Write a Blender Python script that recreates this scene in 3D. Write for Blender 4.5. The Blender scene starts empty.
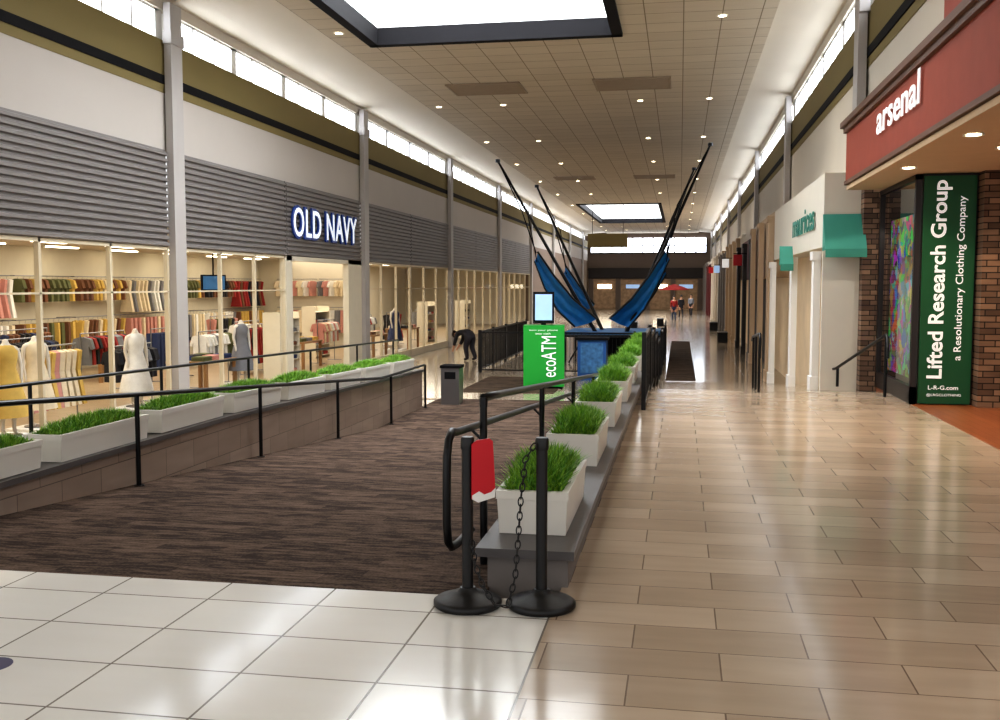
import bpy, bmesh, math, random
from mathutils import Vector, Matrix
random.seed(7)
S=bpy.context.scene
COL=S.collection
S.view_settings.view_transform='Standard'
try: S.view_settings.look='Medium High Contrast'
except Exception: pass
def C(r,g,b):
    f=lambda v:(v/255/12.92) if v/255<=0.04045 else ((v/255+0.055)/1.055)**2.4
    return (f(r),f(g),f(b),1)
# ---------------------------------------------------------------- materials
def base_mat(name):
    m=bpy.data.materials.new(name); m.use_nodes=True
    nt=m.node_tree; return m,nt,nt.nodes['Principled BSDF']
def coords(nt,axes='XYZ',obj=False):
    if obj:
        t=nt.nodes.new('ShaderNodeTexCoord'); out=t.outputs['Object']
    else:
        t=nt.nodes.new('ShaderNodeNewGeometry'); out=t.outputs['Position']
    if axes=='XYZ': return out
    s=nt.nodes.new('ShaderNodeSeparateXYZ'); nt.links.new(out,s.inputs[0])
    c=nt.nodes.new('ShaderNodeCombineXYZ')
    for i,a in enumerate(axes): nt.links.new(s.outputs[a],c.inputs[i])
    return c.outputs[0]
def mat(name,col,rough=.5,metal=0,var=.08,scale=4,bump=0,em=0,emcol=None,spec=.5):
    m,nt,b=base_mat(name)
    n=nt.nodes.new('ShaderNodeTexNoise'); n.inputs['Scale'].default_value=scale; n.inputs['Detail'].default_value=3
    nt.links.new(coords(nt,obj=True),n.inputs['Vector'])
    r=nt.nodes.new('ShaderNodeMix'); r.data_type='RGBA'
    r.inputs[6].default_value=tuple(c*(1-var) for c in col[:3])+(1,)
    r.inputs[7].default_value=tuple(min(1,c*(1+var)) for c in col[:3])+(1,)
    nt.links.new(n.outputs['Fac'],r.inputs[0]); nt.links.new(r.outputs[2],b.inputs['Base Color'])
    b.inputs['Roughness'].default_value=rough; b.inputs['Metallic'].default_value=metal
    b.inputs['Specular IOR Level'].default_value=spec
    if em:
        b.inputs['Emission Color'].default_value=emcol or col; b.inputs['Emission Strength'].default_value=em
    if bump:
        bp=nt.nodes.new('ShaderNodeBump'); bp.inputs['Strength'].default_value=bump; bp.inputs['Distance'].default_value=.02
        nt.links.new(n.outputs['Fac'],bp.inputs['Height']); nt.links.new(bp.outputs[0],b.inputs['Normal'])
    return m
def tile(name,c1,c2,mort,w,h,axes='XY',rough=.2,offset=.5,msize=.005,wav=.02,off=(0,0),rvar=.0,spec=.5,ov=.25):
    m,nt,b=base_mat(name)
    mp=nt.nodes.new('ShaderNodeMapping'); nt.links.new(coords(nt,axes+('Z' if 'Z' not in axes else 'X')),mp.inputs['Vector'])
    mp.inputs['Location'].default_value=(off[0],off[1],0)
    br=nt.nodes.new('ShaderNodeTexBrick'); nt.links.new(mp.outputs[0],br.inputs['Vector'])
    br.inputs['Scale'].default_value=1; br.inputs['Brick Width'].default_value=w; br.inputs['Row Height'].default_value=h
    br.inputs['Mortar Size'].default_value=msize; br.inputs['Mortar Smooth'].default_value=.2; br.offset=offset
    br.inputs['Color1'].default_value=c1; br.inputs['Color2'].default_value=c2; br.inputs['Mortar'].default_value=mort
    n=nt.nodes.new('ShaderNodeTexNoise'); n.inputs['Scale'].default_value=2.5; n.inputs['Detail'].default_value=6
    mp2=nt.nodes.new('ShaderNodeMapping'); mp2.inputs['Scale'].default_value=(.6,3,1)
    nt.links.new(mp.outputs[0],mp2.inputs['Vector']); nt.links.new(mp2.outputs[0],n.inputs['Vector'])
    mx=nt.nodes.new('ShaderNodeMix'); mx.data_type='RGBA'; mx.blend_type='OVERLAY'; mx.inputs[0].default_value=ov
    nt.links.new(br.outputs['Color'],mx.inputs[6]); nt.links.new(n.outputs['Fac'],mx.inputs[7])
    nt.links.new(mx.outputs[2],b.inputs['Base Color'])
    b.inputs['Roughness'].default_value=rough; b.inputs['Specular IOR Level'].default_value=spec
    if rvar:
        mr=nt.nodes.new('ShaderNodeMapRange'); mr.inputs[3].default_value=rough-rvar; mr.inputs[4].default_value=rough+rvar
        nt.links.new(n.outputs['Fac'],mr.inputs[0]); nt.links.new(mr.outputs[0],b.inputs['Roughness'])
    inv=nt.nodes.new('ShaderNodeMath'); inv.operation='SUBTRACT'; inv.inputs[0].default_value=1
    nt.links.new(br.outputs['Fac'],inv.inputs[1])
    bp=nt.nodes.new('ShaderNodeBump'); bp.inputs['Strength'].default_value=.5; bp.inputs['Distance'].default_value=.003
    nt.links.new(inv.outputs[0],bp.inputs['Height'])
    last=bp
    if wav:
        n2=nt.nodes.new('ShaderNodeTexNoise'); n2.inputs['Scale'].default_value=1.6; n2.inputs['Detail'].default_value=1
        nt.links.new(mp.outputs[0],n2.inputs['Vector'])
        b2=nt.nodes.new('ShaderNodeBump'); b2.inputs['Strength'].default_value=wav; b2.inputs['Distance'].default_value=.1
        nt.links.new(n2.outputs['Fac'],b2.inputs['Height']); nt.links.new(bp.outputs[0],b2.inputs['Normal']); last=b2
    nt.links.new(last.outputs[0],b.inputs['Normal'])
    return m
def glassmat(name,tint=(.96,.98,1,1)):
    m=bpy.data.materials.new(name); m.use_nodes=True; nt=m.node_tree; nt.nodes.clear()
    o=nt.nodes.new('ShaderNodeOutputMaterial'); t=nt.nodes.new('ShaderNodeBsdfTransparent'); g=nt.nodes.new('ShaderNodeBsdfGlossy')
    t.inputs[0].default_value=tint; g.inputs['Roughness'].default_value=.02
    f=nt.nodes.new('ShaderNodeLayerWeight'); f.inputs[0].default_value=.12
    mu=nt.nodes.new('ShaderNodeMath'); mu.operation='MULTIPLY'; mu.inputs[1].default_value=.45; nt.links.new(f.outputs['Fresnel'],mu.inputs[0])
    x=nt.nodes.new('ShaderNodeMixShader'); nt.links.new(mu.outputs[0],x.inputs[0]); nt.links.new(t.outputs[0],x.inputs[1]); nt.links.new(g.outputs[0],x.inputs[2]); nt.links.new(x.outputs[0],o.inputs[0])
    return m
def carpetmat(name,a,bc):
    m,nt,b=base_mat(name)
    mp=nt.nodes.new('ShaderNodeMapping'); mp.inputs['Scale'].default_value=(3.5,14,1)
    nt.links.new(coords(nt),mp.inputs['Vector'])
    n=nt.nodes.new('ShaderNodeTexNoise'); n.inputs['Scale'].default_value=1.5; n.inputs['Detail'].default_value=5
    nt.links.new(mp.outputs[0],n.inputs['Vector'])
    br=nt.nodes.new('ShaderNodeTexBrick'); br.inputs['Scale'].default_value=1; br.inputs['Brick Width'].default_value=.46; br.inputs['Row Height'].default_value=.16
    br.inputs['Mortar Size'].default_value=0; br.inputs['Color1'].default_value=(.15,.15,.15,1); br.inputs['Color2'].default_value=(.85,.85,.85,1)
    nt.links.new(coords(nt),br.inputs['Vector'])
    n3=nt.nodes.new('ShaderNodeTexNoise'); n3.inputs['Scale'].default_value=60; nt.links.new(coords(nt),n3.inputs['Vector'])
    ad=nt.nodes.new('ShaderNodeMath'); ad.operation='ADD'
    m1=nt.nodes.new('ShaderNodeMath'); m1.operation='MULTIPLY'; m1.inputs[1].default_value=.35; nt.links.new(br.outputs['Color'],m1.inputs[0])
    nt.links.new(n.outputs['Fac'],ad.inputs[0]); nt.links.new(m1.outputs[0],ad.inputs[1])
    a2=nt.nodes.new('ShaderNodeMath'); a2.operation='MULTIPLY_ADD'; a2.inputs[1].default_value=.5; nt.links.new(n3.outputs['Fac'],a2.inputs[0]); nt.links.new(ad.outputs[0],a2.inputs[2])
    cr=nt.nodes.new('ShaderNodeValToRGB'); cr.color_ramp.elements[0].position=.68; cr.color_ramp.elements[1].position=1.0
    cr.color_ramp.elements[0].color=a; cr.color_ramp.elements[1].color=bc
    mdv=nt.nodes.new('ShaderNodeMath'); mdv.operation='MULTIPLY'; mdv.inputs[1].default_value=.88; nt.links.new(a2.outputs[0],mdv.inputs[0])
    nt.links.new(mdv.outputs[0],cr.inputs[0]); nt.links.new(cr.outputs[0],b.inputs['Base Color'])
    b.inputs['Roughness'].default_value=.95; b.inputs['Specular IOR Level'].default_value=.1
    bp=nt.nodes.new('ShaderNodeBump'); bp.inputs['Strength'].default_value=.4; bp.inputs['Distance'].default_value=.01
    nt.links.new(n3.outputs['Fac'],bp.inputs['Height']); nt.links.new(bp.outputs[0],b.inputs['Normal'])
    return m

m_white=tile('white_tile',C(230,228,220),C(222,219,211),C(124,116,106),.62,.47,'XY',rough=.13,offset=0,msize=.006,wav=.03,off=(.02,.22),ov=.12)
m_brown=tile('brown_tile',C(188,169,147),C(166,147,126),C(122,104,88),.8,.33,'XY',rough=.14,msize=.004,wav=.05,off=(.6,0),rvar=.04,ov=.16)
m_court=tile('court_tile',C(182,166,144),C(160,142,122),C(120,104,88),.9,.9,'XY',rough=.12,offset=0,wav=.02)
m_knee=tile('knee_wall_tile',C(156,138,124),C(140,122,109),C(104,90,80),.6,.3,'YZ',rough=.4,wav=0)
m_store_floor=tile('store_floor',C(170,150,122),C(160,140,112),C(130,115,95),.6,.6,'XY',rough=.3,offset=0)
m_wood=tile('wood_floor',C(148,86,50),C(128,70,40),C(90,40,15),1.2,.12,'YX',rough=.3,msize=.003)
m_ceil=tile('ceiling_tile',C(204,193,174),C(197,186,167),C(140,128,110),.75,.75,'XY',rough=.9,offset=0,msize=.012,wav=0,spec=.1,ov=.1)
m_stone=tile('stacked_stone',C(150,120,96),C(78,58,46),C(26,20,15),.23,.085,'XZ',rough=.8,msize=.008,wav=.6,ov=.5,offset=.37)
m_carpet=carpetmat('carpet',C(54,43,37),C(110,92,79))
m_mat=carpetmat('mat_brown',C(56,45,38),C(92,77,64))
m_wall=mat('wall_grey',C(184,177,169),.8,var=.04,scale=1)
m_cream=mat('wall_cream',C(200,192,178),.8,var=.04,scale=1)
m_cove=mat('cove_white',C(216,207,190),.85,var=.03,scale=1)
m_olive=mat('olive_band',C(124,110,68),.8,var=.06,scale=1)
m_black=mat('stripe_black',C(18,17,20),.8,spec=.2)
m_bmetal=mat('black_metal',C(18,18,20),.35,.3)
m_plastic=mat('black_plastic',C(16,16,17),.45,bump=.05,scale=30)
m_siding=mat('corrugated_siding',C(126,121,118),.55,.1,var=.04,scale=1)
m_col=mat('column_paint',C(172,167,163),.6,var=.04,scale=2)
m_frame=mat('storefront_frame',C(206,194,168),.5,var=.03)
m_darkframe=mat('dark_frame',C(34,28,26),.4)
m_glass=glassmat('glass')
m_sky=mat('daylight_glass',C(235,242,255),.3,em=7.0,emcol=C(236,243,255))
m_skyd=mat('skylight_glass',C(235,242,255),.3,em=3.2,emcol=C(232,240,250))
m_well=mat('light_well_white',C(238,238,234),.8,var=.02)
m_slab=mat('slab_dark_grey',C(88,84,83),.35,var=.1,scale=12)
m_conc=mat('concrete_grey',C(122,115,110),.7,var=.12,scale=8,bump=.1)
m_planter=mat('planter_white',C(222,218,208),.45,var=.04,scale=3)
m_soil=mat('soil',C(40,30,22),.95,bump=.5,scale=40)
m_grass=mat('grass_green',C(88,142,38),.6,var=.4,scale=14)
m_grass2=mat('grass_light',C(140,182,60),.6,var=.3,scale=14)
m_red=mat('sign_red',C(196,22,36),.5,var=.03)
m_paper=mat('sign_white',C(236,234,228),.5,var=.02)
m_facade=mat('facade_offwhite',C(214,208,194),.7,var=.03)
m_blue=mat('fabric_blue',C(24,118,186),.6,var=.4,scale=4,bump=.5)
m_bluep=mat('counter_blue',C(30,84,150),.5,var=.1)
m_green=mat('kiosk_green',C(34,164,58),.4,var=.05)
m_gdark=mat('banner_green',C(12,84,46),.5,var=.06)
m_teal=mat('awning_teal',C(62,140,122),.7,var=.08)
m_tealtext=mat('teal_letters',C(24,120,104),.5)
m_terr=mat('terracotta_fascia',C(150,68,48),.75,var=.12,scale=4,bump=.15)
m_corn=mat('cornice_brown',C(104,74,56),.6,var=.08)
m_soffit=mat('soffit_tan',C(200,172,138),.8,var=.05)
m_lamp=mat('lamp_glow',C(255,244,220),.5,em=9,emcol=C(255,240,214))
m_lamp2=mat('store_lamp_glow',C(255,236,200),.5,em=9,emcol=C(255,240,210))
m_wt=mat('letter_white',C(245,245,245),.5,em=.3,emcol=(1,1,1,1),var=0)
m_navy=mat('letter_navy',C(24,60,140),.4,var=.04)
m_halo=mat('letter_face_white',C(236,242,250),.5,em=.5,emcol=C(230,240,255),var=0)
m_tan=mat('pilaster_tan',C(182,158,130),.7,var=.07)
m_ltan=mat('left_far_wall_brown',C(120,100,84),.7,var=.1)
m_dkred=mat('storefront_dark_red',C(92,26,24),.6)
m_grey=mat('storefront_grey',C(120,114,110),.7)
m_dark=mat('storefront_dark',C(44,38,36),.6)
m_farwall=mat('far_wall_taupe',C(112,98,88),.7)
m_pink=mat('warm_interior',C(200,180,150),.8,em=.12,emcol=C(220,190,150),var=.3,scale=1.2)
m_backwall=mat('store_wall',C(214,206,186),.8,var=.05)
m_steel=mat('brushed_steel',C(150,150,152),.3,.9)
m_screen=mat('screen_glow',C(150,180,220),.3,em=.55,emcol=C(170,200,240),var=.3,scale=2)
m_tv=mat('tv_screen',C(60,110,150),.3,em=.4,emcol=C(70,110,150),var=.6,scale=3)
m_skin=mat('skin',C(196,150,122),.6)
m_hair=mat('hair_dark',C(30,22,18),.7)
m_cblack=mat('cloth_black',C(30,30,36),.85)
m_cnavy=mat('cloth_denim',C(44,56,84),.85)
m_cred=mat('cloth_red',C(150,36,34),.85)
m_cgrey=mat('cloth_grey',C(120,120,124),.85)
m_mann=mat('mannequin_white',C(214,206,192),.45,var=.03)
m_table=mat('table_wood',C(150,112,72),.5,var=.15,scale=6)
CL=[mat('garment_'+n,C(*c),.9,var=.18,scale=9) for n,c in dict(black=(32,31,36),navy=(40,52,88),cream=(222,206,176),yellow=(204,170,90),pink=(196,140,130),red=(150,44,40),grey=(120,120,124),olive=(96,98,62),white=(228,226,220),brown=(112,74,50)).items()]
# ---------------------------------------------------------------- mesh builder
class MB:
    def __init__(s): s.v=[]; s.f=[]; s.m=[]; s.sm=[]
    def add(s,vs,fs,mi=0,sm=False):
        o=len(s.v); s.v+= [tuple(v) for v in vs]
        for f in fs: s.f.append(tuple(i+o for i in f)); s.m.append(mi); s.sm.append(sm)
        return s
    def box(s,x0,x1,y0,y1,z0,z1,mi=0):
        vs=[(x,y,z) for z in (z0,z1) for y in (y0,y1) for x in (x0,x1)]
        return s.add(vs,[(0,2,3,1),(4,5,7,6),(0,1,5,4),(2,6,7,3),(0,4,6,2),(1,3,7,5)],mi)
    def frustum(s,x0,x1,y0,y1,z0,z1,t,mi=0):
        vs=[(x0+t,y0+t,z0),(x1-t,y0+t,z0),(x0+t,y1-t,z0),(x1-t,y1-t,z0),(x0,y0,z1),(x1,y0,z1),(x0,y1,z1),(x1,y1,z1)]
        return s.add(vs,[(0,2,3,1),(4,5,7,6),(0,1,5,4),(2,6,7,3),(0,4,6,2),(1,3,7,5)],mi)
    def lathe(s,prof,cx=0,cy=0,seg=24,mi=0,sx=1,sy=1,cap=True):
        vs=[];fs=[]
        for r,z in prof:
            for k in range(seg):
                a=2*math.pi*k/seg; vs.append((cx+r*sx*math.cos(a),cy+r*sy*math.sin(a),z))
        n=len(prof)
        for i in range(n-1):
            for k in range(seg):
                k2=(k+1)%seg; fs.append((i*seg+k,i*seg+k2,(i+1)*seg+k2,(i+1)*seg+k))
        s.add(vs,fs,mi,True)
        if cap:
            s.add(vs[:seg],[tuple(reversed(range(seg)))],mi); s.add(vs[-seg:],[tuple(range(seg))],mi)
        return s
    def tube(s,pts,r,seg=8,mi=0,closed=False):
        pts=[Vector(p) for p in pts]; n=len(pts); rs=r if isinstance(r,(list,tuple)) else [r]*n
        vs=[];up=None
        for i,p in enumerate(pts):
            if closed: t=(pts[(i+1)%n]-pts[i-1])
            else: t=(pts[min(i+1,n-1)]-pts[max(i-1,0)])
            t.normalize()
            if up is None:
                up=Vector((0,0,1)) if abs(t.z)<.9 else Vector((1,0,0))
            a=(up-t*up.dot(t)).normalized(); b=t.cross(a); up=a
            for k in range(seg):
                an=2*math.pi*k/seg; vs.append(p+(a*math.cos(an)+b*math.sin(an))*rs[i])
        fs=[]
        for i in range(n if closed else n-1):
            j=(i+1)%n
            for k in range(seg):
                k2=(k+1)%seg; fs.append((i*seg+k,i*seg+k2,j*seg+k2,j*seg+k))
        s.add(vs,fs,mi,True)
        if not closed:
            s.add(vs[:seg],[tuple(reversed(range(seg)))],mi); s.add(vs[-seg:],[tuple(range(seg))],mi)
        return s
    def prism(s,poly,axis,a,b,mi=0):
        n=len(poly)
        def P(p,t):
            return {'X':(t,p[0],p[1]),'Y':(p[0],t,p[1]),'Z':(p[0],p[1],t)}[axis]
        vs=[P(p,a) for p in poly]+[P(p,b) for p in poly]
        fs=[tuple(range(n)),tuple(reversed(range(n,2*n)))]+[(i,i+n,(i+1)%n+n,(i+1)%n) for i in range(n)]
        return s.add(vs,fs,mi)
    def mesh(s,name,mats):
        me=bpy.data.meshes.new(name); me.from_pydata(s.v,[],s.f); me.update()
        for m in mats: me.materials.append(m)
        me.polygons.foreach_set('material_index',s.m); me.polygons.foreach_set('use_smooth',s.sm)
        bm=bmesh.new(); bm.from_mesh(me); bmesh.ops.recalc_face_normals(bm,faces=bm.faces); bm.to_mesh(me); bm.free()
        return me
KIDS={}
def reg(o,parent):
    COL.objects.link(o)
    if parent is not None:
        o.parent=parent; KIDS.setdefault(parent.name,[]).append(o)
def props(o,label=None,category=None,group=None,kind=None):
    if label: o['label']=label
    if category: o['category']=category
    if group: o['group']=group
    if kind: o['kind']=kind
    return o
def obj(mb,name,mats,parent=None,loc=(0,0,0),rotz=0,**k):
    me=mb.mesh(name,mats if isinstance(mats,(list,tuple)) else [mats]) if isinstance(mb,MB) else mb
    o=bpy.data.objects.new(name,me); o.location=loc; o.rotation_euler=(0,0,rotz); reg(o,parent); return props(o,**k)
def thing(name,loc,rotz=0,**k):
    o=bpy.data.objects.new(name,None); o.empty_display_size=.2; o.location=loc; o.rotation_euler=(0,0,rotz); reg(o,None); return props(o,**k)
def copy_thing(root,loc,rotz=None,label=None):
    r=root.copy(); r.location=loc
    if rotz is not None: r.rotation_euler=(0,0,rotz)
    COL.objects.link(r)
    if label: r['label']=label
    def rec(a,b):
        for c in KIDS.get(a.name,[]):
            cc=c.copy(); cc.parent=b; COL.objects.link(cc); KIDS.setdefault(b.name,[]).append(cc); rec(c,cc)
    rec(root,r); return r
def text(body,name,origin,xd,yd,width,height,depth,m,parent=None,offset=0,split=True,**k):
    cu=bpy.data.curves.new(name,'FONT'); cu.body=body; cu.size=1; cu.extrude=.001; cu.offset=offset; cu.resolution_u=4
    if body=='OLD NAVY': cu.space_character=1.1
    t=bpy.data.objects.new('tmp',cu); COL.objects.link(t)
    dg=bpy.context.evaluated_depsgraph_get(); me=bpy.data.meshes.new_from_object(t.evaluated_get(dg)); bpy.data.objects.remove(t)
    xs=[v.co.x for v in me.vertices]; ys=[v.co.y for v in me.vertices]
    x0,x1,y0,y1=min(xs),max(xs),min(ys),max(ys)
    xd=Vector(xd);yd=Vector(yd);nd=xd.cross(yd); O=Vector(origin)
    sy=height/(y1-y0) if height else width/(x1-x0)
    fl=[v.co.x for v in me.vertices]
    for v in me.vertices:
        c=v.co.copy(); v.co=O+xd*((c.x-x0)/(x1-x0)*width)+yd*((c.y-y0)*sy)+nd*(depth if c.z>0 else 0)
    me.materials.clear(); me.materials.append(m)
    if not split:
        o=bpy.data.objects.new(name,me); reg(o,parent); return props(o,**k)
    par=list(range(len(me.vertices)))
    def find(a):
        while par[a]!=a: par[a]=par[par[a]]; a=par[a]
        return a
    for p in me.polygons:
        vs=list(p.vertices)
        for q in vs[1:]: par[find(q)]=find(vs[0])
    isl={}
    for i in range(len(me.vertices)): isl.setdefault(find(i),[]).append(i)
    rng=[[min(fl[i] for i in g),max(fl[i] for i in g),set(g)] for g in isl.values()]
    rng.sort(key=lambda r:-(r[1]-r[0])); out=[]
    for r in rng:
        for q in out:
            if r[0]>=q[0]-.02 and r[1]<=q[1]+.02: q[2]|=r[2]; break
        else: out.append(r)
    for q in sorted(out,key=lambda r:r[0]):
        ids=sorted(q[2]); mp={a:b for b,a in enumerate(ids)}
        nm=bpy.data.meshes.new('letter'); nm.from_pydata([tuple(me.vertices[i].co) for i in ids],[],[tuple(mp[v] for v in p.vertices) for p in me.polygons if p.vertices[0] in mp])
        nm.materials.append(m); reg(bpy.data.objects.new(name,nm),parent)
def area(name,loc,rot,sx,sy,power,col=(1,1,1)):
    l=bpy.data.lights.new(name,'AREA'); l.shape='RECTANGLE'; l.size=sx; l.size_y=sy; l.energy=power; l.color=col
    o=bpy.data.objects.new(name,l); o.location=loc; o.rotation_euler=rot; COL.objects.link(o); return o
ST=dict(kind='structure')
YE=5.25; XB=-.635
ramp=lambda y: 0 if y<YE else max(-.85,-.072*(y-YE))
ramp2=lambda y: 0 if y<16.5 else max(-.85,-.083*(y-16.5))
# ---------------------------------------------------------------- floors
obj(MB().box(-14,XB,-6,YE,-.9,0),'floor',m_white,**ST)
obj(MB().box(XB,3.27,-6,16.5,-.9,0),'floor',m_brown,**ST)
obj(MB().prism([(16.5,0),(26.74,-.85),(26.74,-1),(16.5,-1)],'X',XB,3.27),'floor',m_brown,**ST)
obj(MB().box(3.27,9,2,17.6,-.2,.004),'floor',m_wood,**ST)
obj(MB().prism([(YE,0),(17.05,-.85),(21.8,-.845),(21.8,-.95),(YE,-.95)],'X',-5.3,-1.05),'floor',m_carpet,**ST)
obj(MB().box(-9.6,XB,YE,26.74,-1.1,-.87),'floor',m_court,**ST)
obj(MB().box(-9.6,3.3,26.74,106,-1.1,-.85),'floor',m_court,**ST)
obj(MB().box(-9.6,XB,21.8,26.74,-.87,-.85),'floor',m_court,**ST)
obj(MB().box(-19,-9.6,6,70,-1.1,-.85),'floor',m_store_floor,**ST)
obj(MB().box(-5.2,-2.9,23.2,27.3,-.85,-.838),'floor_mat',m_mat,label='brown carpet mat on the tiled court floor',category='floor mat')
obj(MB().box(-.35,.45,27,46,-.85,-.84),'floor_runner',m_mat,label='long dark runner mat on the walkway floor',category='floor mat')
# ---------------------------------------------------------------- left wall
YC=[6.2+11.5*i for i in range(9)]
Y1=106
def wallstrip(name,x0,x1,z0,z1,m,ya=-6,yb=Y1): obj(MB().box(x0,x1,ya,yb,z0,z1),name,m,**ST)
wallstrip('wall_left',-9.8,-9.5,4.21,5.26,m_wall)
wallstrip('trim_1',-9.8,-9.49,5.26,5.42,m_olive)
wallstrip('trim_2',-9.8,-9.47,5.42,5.58,m_black)
wallstrip('trim_3',-9.8,-9.49,5.58,6.22,m_olive)
wallstrip('wall_left',-9.8,-9.5,6.78,7.3,m_cream)
wallstrip('wall_right',3.0,3.25,3.45,5.26,m_cream)
wallstrip('trim_4',2.99,3.25,5.26,5.42,m_olive)
wallstrip('trim_5',2.97,3.25,5.42,5.58,m_black)
wallstrip('trim_6',2.99,3.25,5.58,6.22,m_olive)
wallstrip('wall_right',3.0,3.25,6.78,7.3,m_cream)
wn=[0]
def win(mb,mats,**k):
    wn[0]+=1; return obj(mb,'window_%d'%wn[0],mats,kind='structure')
for i in range(len(YC)):
    ya=YC[i]-11.29 if i==0 else YC[i-1]+.21; yb=YC[i]-.21
    for side in (0,1):
        xg0,xg1=((-9.7,-9.66) if side==0 else (3.12,3.16)); xf0,xf1=((-9.72,-9.56) if side==0 else (3.06,3.2))
        w=MB().box(xg0,xg1,ya,yb,6.22,6.78,0)
        w.box(xf0,xf1,ya,yb,6.22,6.26,1).box(xf0,xf1,ya,yb,6.74,6.78,1)
        n=12
        for k in range(n+1):
            y=ya+(yb-ya)*k/n; t=.12 if k%3==0 else .03
            w.box(xf0,xf1,y-t,y+t,6.22,6.78,1)
        win(w,[m_sky,m_well])
def pilaster(x0,x1,yc,zb):
    p=thing('pilaster',((x0+x1)/2,yc,zb),label='pale grey flat square pilaster on the wall',category='column',group='pale grey wall pilasters')
    hx=abs(x1-x0)/2; H=6.15-zb
    obj(MB().box(-hx,hx,-.21,.21,.25,H),'shaft',m_col,p)
    obj(MB().box(-hx,hx+.02,-.23,.23,0,.25),'base',m_col,p)
    obj(MB().box(-hx,hx+.03,-.25,.25,H,H+.22).box(-hx,hx,-.21,.21,H+.22,H+.75),'capital',m_col,p)
    return p
for i,y in enumerate(YC):
    pilaster(-9.46,-9.32,y,-.85)
for i,y in enumerate(YC[1:]):
    pilaster(2.82,2.96,y,3.62)
def siding(ya,yb):
    z0,z1=2.415,4.205; n=15; pr=[]
    st=(z1-z0)/n
    for k in range(n):
        z=z0+k*st; pr+=[(0,z),(.045,z+st*.15),(.045,z+st*.55),(0,z+st*.7)]
    pr.append((0,z1))
    poly=[(-9.46+x,z) for x,z in pr]+[(-9.6,z1),(-9.6,z0)]
    obj(MB().prism(poly,'Y',ya,yb),'siding_panel',m_siding,label='grey corrugated metal siding panel above the shop glass',category='wall panel',group='corrugated siding panels above shopfront')
for i in range(5):
    a=YC[i]+.25; b=YC[i+1]-.25; mid=(a+b)/2-.3
    siding(a,mid-.02); siding(mid+.02,b)
def glazing(ya,yb,n,door=False):
    w=MB(); x0,x1=-9.54,-9.46
    for k in range(n+1):
        y=ya+(yb-ya)*k/n; t=.09 if (k==n and n<3) else .03
        w.box(x0,x1,y-t,y+t,-.85,2.41,1)
    w.box(x0,x1,ya,yb,2.35,2.41,1)
    w.box(x0,x1,ya,yb,-.85,-.6,1)
    w.box(x0,x1,ya,yb,1.56,1.59,1)
    w.add([(-9.49,ya,-.6),(-9.49,yb,-.6),(-9.49,yb,2.35),(-9.49,ya,2.35)],[(0,1,2,3)],0)
    win(w,[m_glass,m_frame])
for i in range(5):
    a=YC[i]+.25; b=YC[i+1]-.25; mid=(a+b)/2-.3
    if i==0: a-=4
    glazing(a,mid-.05,3 if i else 2)
    if i==1:
        w=MB().box(-9.6,-9.43,mid-.05,mid+.35,-.85,2.41,1).box(-9.6,-9.43,b-1.2,b,-.85,2.41,1).box(-9.6,-9.43,mid,b,2.3,2.41,1)
        obj(w,'door_1',[m_glass,m_backwall],**ST)
    else: glazing(mid+.05,b,3)
obj(MB().box(-18.2,-18,6,70,-.85,3),'wall_back',m_backwall,**ST)
obj(MB().box(-18,-9.6,6,6.2,-.85,3),'wall_left',m_backwall,**ST)
obj(MB().box(-18,-9.6,64.6,64.8,-.85,3),'wall_left',m_backwall,**ST)
obj(MB().box(-18.2,-9.61,6,70,2.78,2.9),'ceiling',m_cove,**ST)
obj(MB().box(-9.8,-9.5,63.95,106,-.85,4.21),'wall_left',m_ltan,**ST)
obj(MB().box(-18,-13.2,41,41.2,-.85,2.78),'wall_back',m_backwall,**ST)
lp=None
for xx in (-11,-13.2,-15.4,-17.2):
    for k in range(13):
        y=13+k*3.2+(.8 if xx in(-13.2,) else 0)
        if lp is None:
            lp=obj(MB().box(-.09,.09,-.65,.65,-.03,0),'ceiling_light',m_lamp2,None,(xx,y,2.775),label='glowing tube light on the shop ceiling',category='ceiling light',group='shop tube lights')
        else: copy_thing(lp,(xx,y,2.775))
for k in range(5):
    area('shop_light',(-13.5,14+k*10,2.7),(0,0,0),6,8,330,(1,.9,.74))
# ---------------------------------------------------------------- ceiling
CX0,CX1=-7.5,1.77; SX0,SX1=-6.78,-1.28
sk=[(13.0,21.7),(66,86)]
segs=[(-6,13.0),(21.7,66),(86,Y1)]
for a,b in segs: obj(MB().box(CX0,CX1,a,b,7.0,7.25),'ceiling',m_ceil,**ST)
for a,b in sk:
    obj(MB().box(CX0,SX0,a,b,7.0,7.25).box(SX1,CX1,a,b,7.0,7.25),'ceiling',m_ceil,**ST)
    f=.2
    obj(MB().box(SX0-.02,SX0+f,a,b,6.93,7.3).box(SX1-f,SX1+.02,a,b,6.93,7.3).box(SX0,SX1,a-.02,a+f,6.93,7.3).box(SX0,SX1,b-f,b+.02,6.93,7.3),'trim_7',m_black,**ST)
    obj(MB().box(SX0,SX0+.1,a,b,7.3,8.6).box(SX1-.1,SX1,a,b,7.3,8.6).box(SX0,SX1,a,a+.1,7.3,8.6).box(SX0,SX1,b-.1,b,7.3,8.6),'wall_skylight',m_well,**ST)
    win(MB().box(SX0,SX1,a,b,8.6,8.65,0),[m_skyd])
area('daylight',(-4,17.4,8.5),(0,0,0),5,8,1000,(.95,.97,1))
area('daylight',(-4,76,8.5),(0,0,0),5,18,1600,(.95,.97,1))
obj(MB().prism([(CX0,7.12),(CX0,7.25),(-9.8,7.1),(-9.8,6.97)],'Y',-6,Y1),'ceiling',m_cove,**ST)
obj(MB().prism([(CX1,7.12),(CX1,7.25),(3.25,7.1),(3.25,6.97)],'Y',-6,Y1),'ceiling',m_cove,**ST)
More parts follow.
